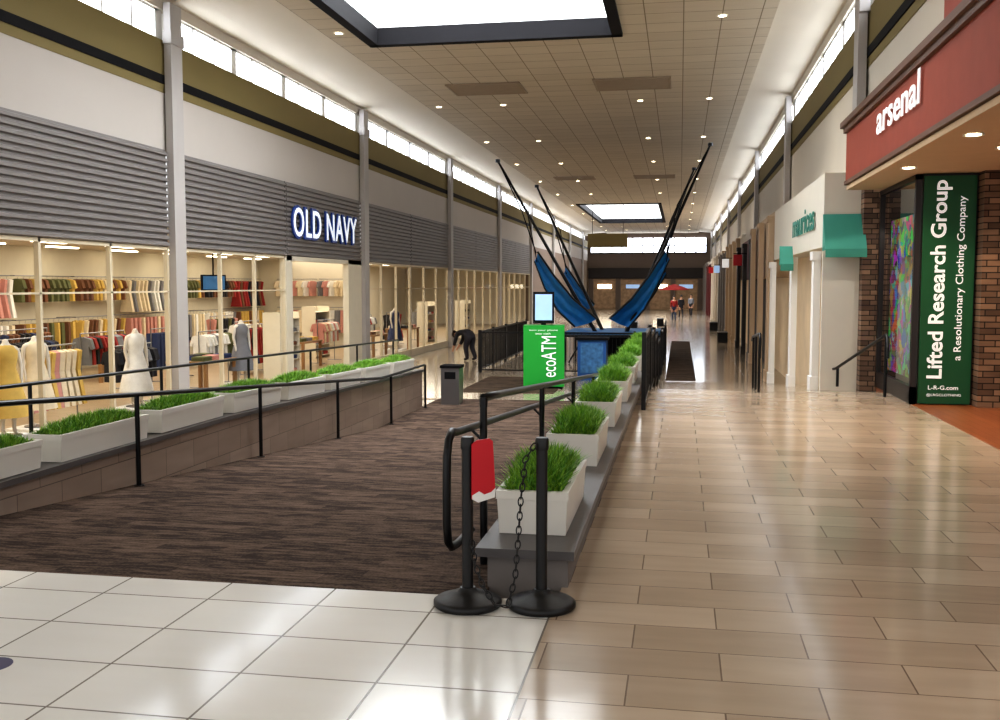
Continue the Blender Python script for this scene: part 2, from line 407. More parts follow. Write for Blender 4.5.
v=thing('air_vent',(-5.2,27,6.99),label='brown louvred air vent set in the tiled ceiling',category='vent',group='ceiling air vents')
mb=MB().box(-1,1,-.75,-.68,-.03,.0).box(-1,1,.68,.75,-.03,0).box(-1,-.95,-.75,.75,-.03,0).box(.95,1,-.75,.75,-.03,0)
for k in range(12): mb.box(-.95,.95,-.65+k*.11,-.6+k*.11,-.025,0)
mb.box(-.95,.95,-.68,.68,-.008,0)
obj(mb,'louvre',mat('vent_taupe',C(160,143,122),.7),v)
copy_thing(v,(-1.3,27,6.99)); copy_thing(v,(-5.2,50,6.99)); copy_thing(v,(-1.3,50,6.99))
dl=thing('downlight',(0,0,0),label='small round recessed downlight in the ceiling',category='ceiling light',group='ceiling downlights')
mb=MB(); mb.lathe([(.11,-.015),(.08,-.02),(.08,0),(.11,0)],seg=16,cap=False); obj(mb,'trim_ring',m_paper,dl)
obj(MB().lathe([(.08,-.012),(.08,-.006)],seg=16),'lamp',m_lamp,dl)
first=True
def spot(loc,e=240,col=(1,.92,.8)):
    l=bpy.data.lights.new('downlight_lamp','SPOT'); l.energy=e; l.spot_size=2.4; l.spot_blend=1; l.shadow_soft_size=.15; l.color=col
    o=bpy.data.objects.new('downlight_lamp',l); o.location=loc; COL.objects.link(o)
for x in (-7.15,-5.2,-1.2,.75):
    for y in [5,12,20.6,29.5,37,44,51.5,59,67,75,83,92,98]:
        if -6.9<x<-1.1 and (12.4<y<22 or 65.5<y<86.5): continue
        loc=(x,y,6.998)
        if first: dl.location=loc; first=False
        else: copy_thing(dl,loc)
        if (x in(.75,-5.2)) and y in (12,20.6,29.5,44,51.5,59,75,92): spot((x,y,6.9))
# ---------------------------------------------------------------- ramp knee wall, ledges
kt=lambda y: .1 if y<11 else .1-.022*(y-11)
kp=[(5.3,kt(0)),(11,kt(11)),(20.2,kt(20.2))]
mb=MB().prism([(5.3,-.9)]+[(y,z) for y,z in kp]+[(20.2,-.9)],'X',-5.66,-5.28,0)
mb.prism([(5.28,kt(0))]+[(11,kt(11)),(20.25,kt(20.25)),(20.25,kt(20.25)+.05),(11,kt(11)+.05),(5.28,kt(0)+.05)],'X',-5.74,-5.24,1)
obj(mb,'wall_ramp',[m_knee,m_slab],**ST)
obj(MB().box(-1.06,-.6,5.5,24.5,-.9,.17,0).box(-1.12,-.56,5.44,24.55,.17,.22,1),'wall_ledge',[m_conc,m_slab],**ST)
def grass_mesh(L,W,H,n,seed):
    r=random.Random(seed); mb=MB()
    for i in range(n):
        x=(r.random()-.5)*W; y=(r.random()-.5)*L
        a=r.random()*6.28; lean=r.uniform(.1,.6)*H
        mound=(1-.35*(2*abs(x)/W)**2)*(1-.55*(2*abs(y)/L)**3)
        h=H*r.uniform(.6,1.0)*mound
        w=.005+r.random()*.004
        dx,dy=math.cos(a)*lean,math.sin(a)*lean; px,py=-math.sin(a)*w,math.cos(a)*w
        vs=[(x-px,y-py,0),(x+px,y+py,0),(x+dx*.35+px*.8,y+dy*.35+py*.8,h*.6),(x+dx*.35-px*.8,y+dy*.35-py*.8,h*.6),(x+dx,y+dy,h)]
        mb.add(vs,[(0,1,2,3),(3,2,4)],0 if r.random()<.5 else 1)
    return mb
def planter(loc,L,W,H,gh,n,seed,label,group):
    p=thing('planter',loc,label=label,category='planter',group=group)
    mb=MB(); t=.035
    mb.frustum(-W/2,W/2,-L/2,L/2,0,H-.05,.012,0)
    mb.box(-W/2-.006,-W/2+t,-L/2-.006,L/2+.006,H-.05,H).box(W/2-t,W/2+.006,-L/2-.006,L/2+.006,H-.05,H)
    mb.box(-W/2+t,W/2-t,-L/2-.006,-L/2+t,H-.05,H).box(-W/2+t,W/2-t,L/2-t,L/2+.006,H-.05,H)
    obj(mb,'trough',m_planter,p)
    obj(MB().box(-W/2+t,W/2-t,-L/2+t,L/2-t,H-.05,H-.025),'soil',m_soil,p)
    g=obj(grass_mesh(L-.1,W-.08,gh,n,seed),'grass',[m_grass,m_grass2],p,(0,0,H-.03)); g['kind']='stuff'
    return p
pr=planter((-.845,6.35,.223),1.15,.42,.26,.23,2600,3,'white trough planter of bushy green grass on the stone ledge','grass planters along the walkway ledge')
for k in range(1,8): copy_thing(pr,(-.845+random.uniform(-.01,.01),6.35+2.3*k,.223),math.pi*(k%2))
pl=planter((-5.47,8.55,kt(8)+.053),1.45,.36,.24,.17,2200,9,'white trough planter of short green grass on the ramp wall','grass planters along the ramp wall')
for k in (-1,1,2,3,4,5,6):
    y=8.55+1.72*k; q=copy_thing(pl,(-5.47,y,kt(y)+.058),math.pi*(k%2)); q.rotation_euler=(-.022 if y>11.5 and k%2==0 else (.022 if y>11.5 else 0),0,math.pi*(k%2))
# ---------------------------------------------------------------- handrails
hl=thing('handrail',(-5.19,5.5,0),label='long black metal handrail running down beside the carpeted ramp',category='handrail')
ys=[6.0,8.9,11.8,14.7,17.6,20.1]
def pathpts(x,ys,off,f,y0): return [(x,y-y0,f(y)+off) for y in ys]
dense=[5.5+.5*i for i in range(30)]
obj(MB().tube(pathpts(0,dense,.9,ramp,5.5),.024),'top_rail',m_bmetal,hl)
for y in ys:
    zb=ramp(y); obj(MB().tube([(0,y-5.5,zb),(0,y-5.5,zb+.9)],.024).lathe([(.05,zb),(.05,zb+.012)],0,y-5.5,12),'post',m_bmetal,hl)
hb=thing('handrail',(-5.7,5.6,.15),label='black metal guardrail behind the planters on the ramp wall',category='handrail')
obj(MB().tube([(0,0,.72),(0,14.3,.42)],.018),'top_rail',m_bmetal,hb)
for k in range(7): obj(MB().tube([(0,.1+2.3*k,(kt(5.7+2.3*k)-.1)),(0,.1+2.3*k,.72-.3*(.1+2.3*k)/14.3)],.018),'post',m_bmetal,hb)
hr=thing('handrail',(-1.2,5.5,0),label='black metal guardrail and looped handrail between the ramp and planters',category='handrail')
d2=[6.1+.5*i for i in range(36)]
obj(MB().tube([(0,.6,ramp(6.1)+1.0)]+pathpts(0,d2,1.06,ramp,5.5),.026),'top_rail',m_bmetal,hr)
loop=pathpts(-.08,list(reversed([5.7+.5*i for i in range(8)])),.87,ramp,5.5)
loop+=[(-.08,.06,.86),(-.08,-.02,.82),(-.08,-.06,.74),(-.08,-.07,.6),(-.08,-.07,.34),(-.08,-.04,.24),(-.08,.04,.19),(-.08,.2,.17),(-.08,.6,.16)]
obj(MB().tube(loop,.024,10),'looped_handrail',m_bmetal,hr)
obj(MB().tube(pathpts(-.08,[9.2+.5*i for i in range(29)],.87,ramp,5.5),.024),'handrail_bar',m_bmetal,hr)
for y in [6.1,8.8,11.5,14.2,16.9,19.6,22.3]:
    zb=ramp(y); obj(MB().tube([(0,y-5.5,zb),(0,y-5.5,zb+1.06)],.024).tube([(0,y-5.5,zb+.78),(-.08,y-5.5,zb+.86)],.01),'post',m_bmetal,hr)
def fence(loc,L,H,rotz,label,group):
    f=thing('fence_panel',loc,rotz,label=label,category='fence',group=group)
    mb=MB(); n=int(L/.11)
    for k in range(n): mb.box(k*L/n-.008+.03,k*L/n+.008+.03,-.008,.008,.08,H-.05)
    obj(mb,'balusters',m_bmetal,f)
    obj(MB().box(0,L,-.02,.02,H-.05,H),'rail',m_bmetal,f); obj(MB().box(0,L,-.015,.015,.06,.1),'rail',m_bmetal,f)
    obj(MB().box(-.03,.03,-.03,.03,0,H+.04),'post',m_bmetal,f); obj(MB().box(L-.03,L+.03,-.03,.03,0,H+.04),'post',m_bmetal,f)
    return f
rs=fence((-.47,13.7,0),2.6,1.02,math.pi/2,'black metal baluster fence beside the planter ledge','ledge fence panels')
copy_thing(rs,(-.47,16.4,-.15)); copy_thing(rs,(-.47,19.1,-.35)); copy_thing(rs,(-.47,21.8,-.58))
fp=fence((-5.7,28.6,-.85),2.2,1.2,0,'black metal baluster fence panel around the trampoline court','court fence panels')
copy_thing(fp,(-3.45,28.6,-.85))
for k in range(4):
    copy_thing(fp,(-5.78,28.75+2.3*k,-.85),math.pi/2); copy_thing(fp,(-.5,28.75+2.3*k,-.85),math.pi/2)
r1=thing('handrail',(1.25,16.2,0),label='short black metal handrail where the walkway starts to slope',category='handrail')
obj(MB().tube([(0,0,.55),(0,-.06,.85),(0,0,.93),(0,.1,.93),(.12,3.2,.93-.2),(.12,3.4,.65)],.024),'top_rail',m_bmetal,r1)
for y in (.15,1.6,3.1): obj(MB().tube([(.04*y,y,ramp2(16.2+y)),(.04*y,y,.93-.06*y)],.022),'post',m_bmetal,r1)
r2=thing('handrail',(3.08,15.9,0),label='short sloping black metal handrail beside the white shop wall',category='handrail')
obj(MB().tube([(0,-.15,.6),(0,-.12,.9),(0,0,.95),(-.48,1.6,.3),(-.5,1.75,.28)],.024),'top_rail',m_bmetal,r2)
obj(MB().tube([(0,0,0),(0,0,.95)],.024),'post',m_bmetal,r2); obj(MB().tube([(-.46,1.55,0),(-.46,1.55,.32)],.024),'post',m_bmetal,r2)
# ---------------------------------------------------------------- stanchions, chain, sign
def stanchion(x,y):
    s=thing('stanchion',(x,y,0),label='black plastic stanchion post on a round weighted base',category='stanchion',group='black plastic stanchions')
    obj(MB().lathe([(.17,0),(.182,.012),(.182,.03),(.165,.042),(.12,.05),(.09,.07),(.055,.075),(.04,.1)],seg=40),'base',m_plastic,s)
    obj(MB().lathe([(.03,.08),(.03,.86)],seg=20),'pole',m_plastic,s)
    obj(MB().lathe([(.034,.84),(.036,.85),(.036,.895),(.03,.905)],seg=20),'cap',m_plastic,s)
    return s
DY=-.1
s1=stanchion(-1.09,5.2+DY)
s2=copy_thing(s1,(-.7,5.24+DY,0))
def link_ring(mb,c,d,flip):
    d=d.normalized(); up=Vector((0,1,0)) if flip else Vector((1,0,0))
    a=(up-d*up.dot(d)).normalized()
    pts=[]
    for k in range(12):
        t=2*math.pi*k/12; pts.append(c+d*(.024*math.cos(t))+a*(.013*math.sin(t)))
    mb.tube(pts,.0038,5,closed=True)
ctrl=[Vector(p)+Vector((.015,DY,0)) for p in [(-.755,5.2,.86),(-.79,5.17,.8),(-.81,5.14,.6),(-.82,5.12,.4),(-.83,5.08,.2),(-.86,5.03,.06),(-.92,5.0,.075),(-.99,5.03,.16),(-1.04,5.08,.26),(-1.075,5.17,.36)]]
mb=MB(); fl=False; tot=[0]
for i in range(1,len(ctrl)): tot.append(tot[-1]+(ctrl[i]-ctrl[i-1]).length)
s_=0.0
while s_<tot[-1]:
    i=max(j for j in range(len(tot)-1) if tot[j]<=s_); t=(s_-tot[i])/(tot[i+1]-tot[i])
    link_ring(mb,ctrl[i].lerp(ctrl[i+1],t),ctrl[i+1]-ctrl[i],fl); fl=not fl; s_+=.037
obj(mb,'plastic_chain',m_plastic,label='black plastic link chain drooping between two stanchions',category='chain')
sg=thing('warning_sign',(-1.06,5.165+DY,.58),rotz=math.radians(35),label='red and white card sign hung on the stanchion',category='sign')
sh=[(.0,.0),(.035,-.02),(.13,.0),(.135,.03),(.12,.3),(.1,.315),(.03,.31),(0,.29)]
obj(MB().prism(sh,'Y',-.004,.004),'card',m_red,sg)
wv=[(.0,.0),(.035,-.02),(.13,.0),(.135,.05),(.11,.03),(.07,.02),(.04,.04),(.0,.02)]
obj(MB().prism(wv,'Y',-.007,-.0045),'white_band',m_paper,sg)
obj(MB().lathe([(.09,0),(.09,.002)],seg=24),'floor_sticker',mat('purple_sticker',C(50,44,84),.5),None,(-3.02,3.9,.0),label='dark purple round sticker on the white tiles',category='sticker')
# ---------------------------------------------------------------- shop signs left
os_=thing('shop_sign',(-9.4,26,2.86),label='white-faced channel letter shop sign with blue edges on grey siding',category='sign')
text('OLD NAVY','outline_letter',(0,-2.62,-.02),(0,1,0),(0,0,1),5.0,.84,.04,m_navy,os_,offset=.05)
text('OLD NAVY','letter',(.045,-2.55,.04),(0,1,0),(0,0,1),4.86,.72,.008,m_halo,os_,offset=.008)
# ---------------------------------------------------------------- clothes
def garment(kind):
    mb=MB()
    if kind=='shirt': o=[(-.2,0),(-.27,-.22),(-.21,-.25),(-.17,-.12),(-.18,-.6),(.18,-.6),(.17,-.12),(.21,-.25),(.27,-.22),(.2,0),(.06,.04),(-.06,.04)]
    elif kind=='dress': o=[(-.17,0),(-.12,-.35),(-.24,-1.0),(.24,-1.0),(.12,-.35),(.17,0),(.06,.03),(0,-.05),(-.06,.03)]
    else: o=[(-.16,0),(-.17,-.3),(-.16,-.95),(-.02,-.95),(0,-.35),(.02,-.95),(.16,-.95),(.17,-.3),(.16,0)]
    mb.prism(o,'Y',-.055,.055,0)
    mb.tube([(0,0,.02),(0,0,.07),(.02,0,.09),(.02,0,.11),(0,0,.125),(-.02,0,.11)],.004,5,mi=1)
    return mb
GM={}
gcount=0
def put_garment(kd,ci,loc,rz):
    global gcount
    if (kd,ci) not in GM: GM[kd,ci]=garment(kd).mesh(kd,[CL[ci],m_steel])
    o=bpy.data.objects.new('hanging_'+kd,GM[kd,ci]); o.location=loc; o.rotation_euler=(0,0,rz); COL.objects.link(o)
    nm=CL[ci].name.replace('garment_','')
    props(o,label=nm+' '+kd+' on a hanger on a shop clothes rack',category='clothing',group='hanging clothes in the shop'); gcount+=1
def rack(x,y,L,H,kd,cols,ng,lab='chrome clothes rack standing on the shop floor'):
    r=thing('clothes_rack',(x,y,-.85),label=lab,category='clothes rack',group='shop clothes racks')
    obj(MB().tube([(0,-L/2,H),(0,L/2,H)],.015),'hanging_rail',m_steel,r)
    for s in (-1,1):
        obj(MB().tube([(0,s*L/2,.03),(0,s*L/2,H)],.015).tube([(-.25,s*L/2,.03),(.25,s*L/2,.03)],.015),'upright',m_steel,r)
    for k in range(ng):
        put_garment(kd,random.choice(cols),(x,y-L/2+.1+(L-.2)*k/(ng-1),-.85+H-.12),random.uniform(-.3,.3))
rack(-11.2,16.2,1.8,1.45,'dress',[3,2,3,4],11)
rack(-11.3,19.2,1.6,1.3,'shirt',[0,0,1,6],9)
rack(-11.6,23.6,1.6,1.4,'shirt',[6,8,7],9)
rack(-12.2,27.2,1.6,1.4,'dress',[0,1,5],9)
rack(-11.5,31.5,1.6,1.4,'shirt',[8,4,2],8)
rack(-13.3,18.6,1.8,1.45,'shirt',[0,0,1],11)
rack(-13.3,21.4,1.8,1.45,'shirt',[0,6,5],11)
rack(-13.6,25,1.8,1.4,'trousers',[1,1,0],9)
rack(-13.6,30,1.8,1.4,'shirt',[2,8,9],9)
rack(-11.8,36.5,1.8,1.4,'shirt',[8,5,6],8)
rack(-12,41,1.8,1.4,'dress',[0,5,8],7)
rack(-12,45.5,1.8,1.4,'shirt',[6,3,1],7)
rack(-15.3,21.3,1.8,1.5,'dress',[0,9,1],9)
rack(-15.4,32,1.8,1.5,'dress',[0,7,4],8)
for tier,(z,kd) in enumerate(((1.95,'shirt'),(.75,'trousers'))):
    for b in range(7):
        y0=21.5+b*2.7
        r=thing('wall_rail',(-17.55,y0+1.2,z),label='chrome wall rail full of hanging clothes',category='clothes rack',group='shop wall rails')
        obj(MB().tube([(0,-1.25,0),(0,1.25,0)],.015),'hanging_rail',m_steel,r)
        for s in (-1,1): obj(MB().tube([(0,s*1.2,0),(-.45,s*1.2,0)],.015),'bracket',m_steel,r)
        cs=random.choice([[3,2,9],[5,9,0],[4,8,2],[7,3,9],[8,6,2]])
        for k in range(10): put_garment(kd if (b+tier)%3 else 'dress',random.choice(cs),(-17.55,y0+.08+k*.25,z-.12),random.uniform(-.2,.2))
    for b in range(2):
        x0=-17+b*1.9
        r=thing('wall_rail',(x0+.85,40.6,z),label='chrome wall rail of pale clothes on the shop partition',category='clothes rack',group='shop wall rails')
        obj(MB().tube([(-.85,0,0),(.85,0,0)],.015),'hanging_rail',m_steel,r)
        for s in (-1,1): obj(MB().tube([(s*.8,0,0),(s*.8,.4,0)],.015),'bracket',m_steel,r)
        for k in range(7): put_garment(kd,random.choice([8,2,4,6]),(x0+.1+k*.25,40.6,z-.12),math.pi/2+random.uniform(-.9,-.4))
def folded(ci):
    mb=MB(); mb.frustum(-.16,.16,-.2,.2,0,.035,-.0,0)
    mb.box(-.15,.15,-.19,.19,.035,.05); return mb.mesh('folded_shirt',[CL[ci]])
FM=[folded(i) for i in range(len(CL))]
def put_folded(ci,loc,lab='folded shirt stacked on a shop display table',g='folded shirts on tables'):
    o=bpy.data.objects.new('folded_shirt',FM[ci]); o.location=loc; COL.objects.link(o)
    props(o,label=lab,category='clothing',group=g)
for (tx,ty) in ((-10.9,21.6),(-11.6,29.3),(-10.8,33.8),(-15.3,24.5),(-15.3,28.5),(-11,39)):
    t=thing('display_table',(tx,ty,-.85),label='wooden display table with folded clothes in the shop',category='table',group='shop display tables')
    obj(MB().box(-.5,.5,-.8,.8,.78,.83),'table_top',m_table,t)
    for sx in(-.44,.44):
        for sy in(-.74,.74): obj(MB().box(sx-.04,sx+.04,sy-.04,sy+.04,0,.78),'leg',m_table,t)
    for k in range(3):
        for j in range(2):
            ci=random.randrange(len(CL))
            for q in range(2): put_folded(ci,(tx-.23+j*.46,ty-.5+k*.5,-.02+q*.05))
for (tx,ty) in ((-12.6,33.5),(-10.9,26.3),(-11.3,44),(-10.6,48.6)):
    t=thing('shelving_unit',(tx,ty,-.85),label='white shop shelving unit stacked with folded clothes',category='shelf',group='shop shelving units')
    obj(MB().box(-.25,-.22,-.7,.7,0,1.8),'back_panel',m_backwall,t)
    for s in(-.7,.68): obj(MB().box(-.22,.25,s,s+.02,0,1.8),'side_panel',m_backwall,t)
    for q in range(5):
        z=.1+q*.38; obj(MB().box(-.22,.25,-.68,.68,z-.02,z),'shelf',m_backwall,t)
        if q<4:
            for j in range(3):
                ci=random.randrange(len(CL)); put_folded(ci,(tx+.03,ty-.45+j*.45,-.85+z+.001),'folded shirt on a white shop shelf','folded shirts on shelves')
                put_folded(ci,(tx+.03,ty-.45+j*.45,-.85+z+.051),'folded shirt on a white shop shelf','folded shirts on shelves')
tv=thing('television',(-10.4,21.2,1.75),label='black flat television hanging from the shop ceiling',category='television')
obj(MB().box(-.03,.03,-.3,.3,-.18,.18),'housing',m_black,tv); obj(MB().box(.031,.034,-.27,.27,-.15,.15),'screen',m_tv,tv); obj(MB().tube([(0,0,.18),(0,0,1.02)],.02),'ceiling_mount',m_black,tv)
tv.rotation_euler=(0,0,math.radians(-35))
# ---------------------------------------------------------------- skinned bodies
def skinned(name,verts,edges,radii,root=0,sub=1):
    me=bpy.data.meshes.new(name); me.from_pydata(verts,edges,[]); o=bpy.data.objects.new('tmpb',me); COL.objects.link(o)
    md=o.modifiers.new('s','SKIN'); md.use_smooth_shade=True
    for i,r in enumerate(radii):
        rr=r if isinstance(r,tuple) else (r,r); me.skin_vertices[0].data[i].radius=rr; me.skin_vertices[0].data[i].use_root=(i==root)
    s=o.modifiers.new('u','SUBSURF'); s.levels=sub; s.render_levels=sub
    dg=bpy.context.evaluated_depsgraph_get(); out=bpy.data.meshes.new_from_object(o.evaluated_get(dg)); bpy.data.objects.remove(o)
    out.name=name; return out
def human(J,name,loc,rotz,cols,label,fat=1.0):
    V=[];E=[];R=[];idx={}
    def av(k,p,r,par=None,f=None):
        f=fat if f is None else f
        idx[k]=len(V); V.append(tuple(p)); R.append(tuple(q*f for q in r) if isinstance(r,tuple) else r*f)
        if par: E.append((idx[par],idx[k]))
    av('pelvis',J['pelvis'],(.16,.13)); av('waist',J['waist'],(.15,.12),'pelvis'); av('chest',J['chest'],(.18,.13),'waist')
    av('neck',J['neck'],.058,'chest',1); 
    hd=Vector(J['head']); nk=Vector(J['neck']); u=(hd-nk).normalized()
    av('h1',tuple(nk+u*.08),.064,'neck',1); av('h2',tuple(hd),(.09,.105),'h1',1); av('h3',tuple(hd+u*.1),.065,'h2',1)
    for s in 'LR':
        av('sh'+s,J['sh'+s],.075,'chest'); av('el'+s,J['el'+s],.055,'sh'+s); av('wr'+s,J['wr'+s],.036,'el'+s)
        w=Vector(J['wr'+s]); d=(w-Vector(J['el'+s])).normalized(); side=d.cross(Vector((1,0,0))); 
        if side.length<.2: side=d.cross(Vector((0,1,0)))
        side.normalize()
        av('pa'+s,tuple(w+d*.07),(.038,.024),'wr'+s,1)
        for k in range(4):
            b=w+d*.1+side*(k-1.5)*.021; av('f%d%s'%(k,s),tuple(b),.01,'pa'+s,1); av('g%d%s'%(k,s),tuple(b+d*(.07 if k in(1,2) else .055)),.007,'f%d%s'%(k,s),1)
        av('t'+s,tuple(w+d*.06+side*.05),.01,'pa'+s,1)
        av('hp'+s,J['hp'+s],.11,'pelvis'); av('kn'+s,J['kn'+s],.075,'hp'+s); av('an'+s,J['an'+s],.055,'kn'+s)
        a=Vector(J['an'+s]); f=Vector(J.get('fwd',(0,1,0))); av('to'+s,tuple(a+f*.16+Vector((0,0,-.04))),(.04,.035),'an'+s,1)
    me=skinned(name,V,E,R,0,1)
    mats=[m_skin,cols[0],cols[1],cols[2],m_black]
    for m in mats: me.materials.append(m)
    cen={k:Vector(V[i]) for k,i in idx.items()}
    def part(k):
        if k in('pelvis','hpL','hpR','knL','knR'): return 2
        if k in('anL','anR'): return 2
        if k in('toL','toR'): return 4
        if k in('waist','chest','shL','shR','elL','elR'): return 1
        return 0
    for p in me.polygons:
        c=p.center; best=min(cen,key=lambda k:(cen[k]-c).length); p.material_index=part(best); p.use_smooth=True
    t=thing('person',loc,rotz,label=label,category='person')
    obj(me,'body',mats,t)
    hair=MB(); fw=Vector(J.get('face',J.get('fwd',(0,1,0)))); c=hd-fw*.015+u*.03
    vs=[];fs=[];n=12;mr=6
    bx=u; by=fw-u*fw.dot(u); by.normalize(); bz=bx.cross(by)
    for i in range(mr+1):
        th=i/mr*math.pi*.56
        for k in range(n):
            a=2*math.pi*k/n; vs.append(c+bx*(.135*math.cos(th))+by*(.115*math.sin(th)*math.cos(a)-.012*i)+bz*(.1*math.sin(th)*math.sin(a)))
    for i in range(mr):
        for k in range(n): fs.append((i*n+k,i*n+(k+1)%n,(i+1)*n+(k+1)%n,(i+1)*n+k))
    hair.add(vs,fs,0,True); obj(hair,'hair',cols[2],t)
    fa=MB()
    for s in(-1,1):
        e=hd+by*.098+bz*.032*s; fa.add([e+u*.008,e+bz*.012,e-u*.008,e-bz*.012],[(0,1,2,3)],0)
    m0=hd+by*.098-u*.06; fa.add([m0+bz*.022,m0+u*.006,m0-bz*.022,m0-u*.006],[(0,1,2,3)],1)
    nn=hd+by*.1-u*.02; fa.add([nn+u*.03,nn+bz*.014,nn+by*.022-u*.005,nn-bz*.014],[(0,1,2),(0,2,3),(1,2,3)],2)
    obj(fa,'face',[m_black,m_cred,m_skin],t)
    return t
stand=dict(pelvis=(0,0,.95),waist=(0,0,1.12),chest=(0,0,1.35),neck=(0,0,1.48),head=(0,.01,1.63),
 shL=(-.18,0,1.4),elL=(-.22,-.03,1.13),wrL=(-.22,.04,.88),shR=(.18,0,1.4),elR=(.22,-.03,1.13),wrR=(.22,.05,.88),
 hpL=(-.09,0,.9),knL=(-.1,.06,.5),anL=(-.1,.1,.08),hpR=(.09,0,.9),knR=(.1,-.02,.5),anR=(.1,-.16,.09))
bend=dict(pelvis=(0,-.1,.88),waist=(0,.06,.96),chest=(0,.3,.98),neck=(0,.46,.93),head=(0,.58,.85),fwd=(0,1,0),face=(0,.4,-.9),
 shL=(-.18,.36,.93),elL=(-.2,.44,.64),wrL=(-.15,.56,.42),shR=(.18,.36,.93),elR=(.2,.46,.65),wrR=(.14,.6,.44),
 hpL=(-.1,-.1,.82),knL=(-.12,.04,.47),anL=(-.12,-.05,.08),hpR=(.1,-.1,.82),knR=(.13,-.02,.46),anR=(.13,-.2,.08))
human(bend,'person_body',(-7.0,33.0,-.85),math.radians(60),(m_cblack,mat('cloth_charcoal',C(46,44,52),.85),m_hair),'person in black jacket and dark trousers bending forward over the floor',1.25)
human(stand,'person_body',(-.4,72,-.85),math.radians(180),(m_cred,m_cnavy,m_hair),'person walking in red top and blue jeans')
human(stand,'person_body',(.9,84,-.85),math.radians(160),(m_cgrey,m_cblack,m_hair),'person walking in grey top and black trousers')
human(stand,'person_body',(.1,79,-.85),math.radians(20),(m_cblack,m_cblack,m_hair),'person walking away in black clothes')
def mannequin(loc,rotz,dressmat,dark=False):
    t=thing('mannequin',loc,rotz,label='headless mannequin in a %s dress inside the shop window'%dressmat.name.replace('garment_',''),category='mannequin',group='shop window mannequins')
    V=[(0,0,.92),(0,0,1.1),(0,0,1.32),(0,0,1.46),(0,0,1.52),(-.17,0,1.36),(-.22,0,1.1),(-.2,.06,.86),(-.2,.07,.76),(.17,0,1.36),(.22,0,1.1),(.2,.06,.86),(.2,.07,.76),(-.08,0,.85),(-.09,.02,.48),(-.09,0,.08),(-.09,.12,.04),(.08,0,.85),(.09,.02,.48),(.09,0,.08),(.09,.12,.04)]
    E=[(0,1),(1,2),(2,3),(3,4),(2,5),(5,6),(6,7),(7,8),(2,9),(9,10),(10,11),(11,12),(0,13),(13,14),(14,15),(15,16),(0,17),(17,18),(18,19),(19,20)]
    R=[(.14,.11),(.1,.08),(.14,.1),.05,.045,.05,.036,.026,.03,.05,.036,.026,.03,.08,.05,.032,.03,.08,.05,.032,.03]
    me=skinned('mannequin_body',V,E,R); me.materials.append(m_mann); obj(me,'body',[m_mann],t)
    obj(MB().lathe([(.34,.3),(.27,.6),(.19,.9),(.145,1.06),(.17,1.2),(.18,1.32),(.12,1.4),(.08,1.42)],seg=24,sy=.8,cap=False),'dress',dressmat,t)
    obj(MB().lathe([(.2,0),(.2,.02)],seg=24),'base',m_steel,t)
    return t
me_positions=[(-10.35,17.75,8),(-10.3,13.9,3),(-10.5,14.9,2),(-10.4,22.6,6),(-10.3,35.5,1),(-10.4,31.4,8)]
for x,y,ci in me_positions:
    obj(MB().box(-.35,.35,-.35,.35,0,.2),'plinth',m_paper,None,(x,y,-.85),label='low white display plinth inside the shop window',category='plinth',group='shop window plinths')
    mannequin((x,y,-.65),math.radians(-120),CL[ci])
# ---------------------------------------------------------------- kiosk
k=thing('recycling_kiosk',(-3.3,24.6,-.85),rotz=math.radians(6),label='green phone recycling kiosk with white vertical lettering and screen on top',category='kiosk')
obj(MB().box(-.5,.5,-.35,.35,.06,1.56),'cabinet',m_green,k)
obj(MB().box(-.46,.46,-.31,.31,0,.06),'plinth',m_black,k)
obj(MB().box(-.28,.24,.0,.1,1.6,2.38).box(-.08,.04,.02,.08,1.5,1.62),'display_housing',m_black,k)
obj(MB().box(-.23,.19,-.012,-.002,1.68,2.32),'display_screen',m_screen,k)
text('ecoATM','letter',(.3,-.362,.3),(0,0,1),(-1,0,0),1.0,.36,.008,m_wt,k,offset=.0)
text('turn your phone','small_letter',(-.36,-.362,1.42),(1,0,0),(0,0,1),.7,.05,.006,m_wt,k)
text('into cash','small_letter',(-.2,-.362,1.34),(1,0,0),(0,0,1),.36,.05,.006,m_wt,k)
t=thing('ticket_counter',(-2.3,27.0,-.85),label='blue ticket counter with white markings beside the black fence',category='counter')
obj(MB().box(-.38,.38,-.3,.3,0,1.08),'cabinet',m_bluep,t); obj(MB().box(-.43,.43,-.36,.36,1.08,1.14),'counter_top',m_black,t)
obj(MB().box(-.3,.3,-.315,-.301,.2,1.0),'front_panel',mat('panel_print',C(62,112,160),.5,var=.9,scale=9),t)
t=thing('litter_bin',(-4.8,20.9,-.85),label='brushed steel rectangular litter bin at the foot of the ramp',category='bin')
obj(MB().box(-.2,.2,-.2,.2,.0,.78),'body',m_steel,t); obj(MB().box(-.22,.22,-.22,.22,.78,.84),'lid',m_black,t)
obj(MB().box(-.12,.12,-.205,-.2005,.55,.7),'opening',m_black,t)
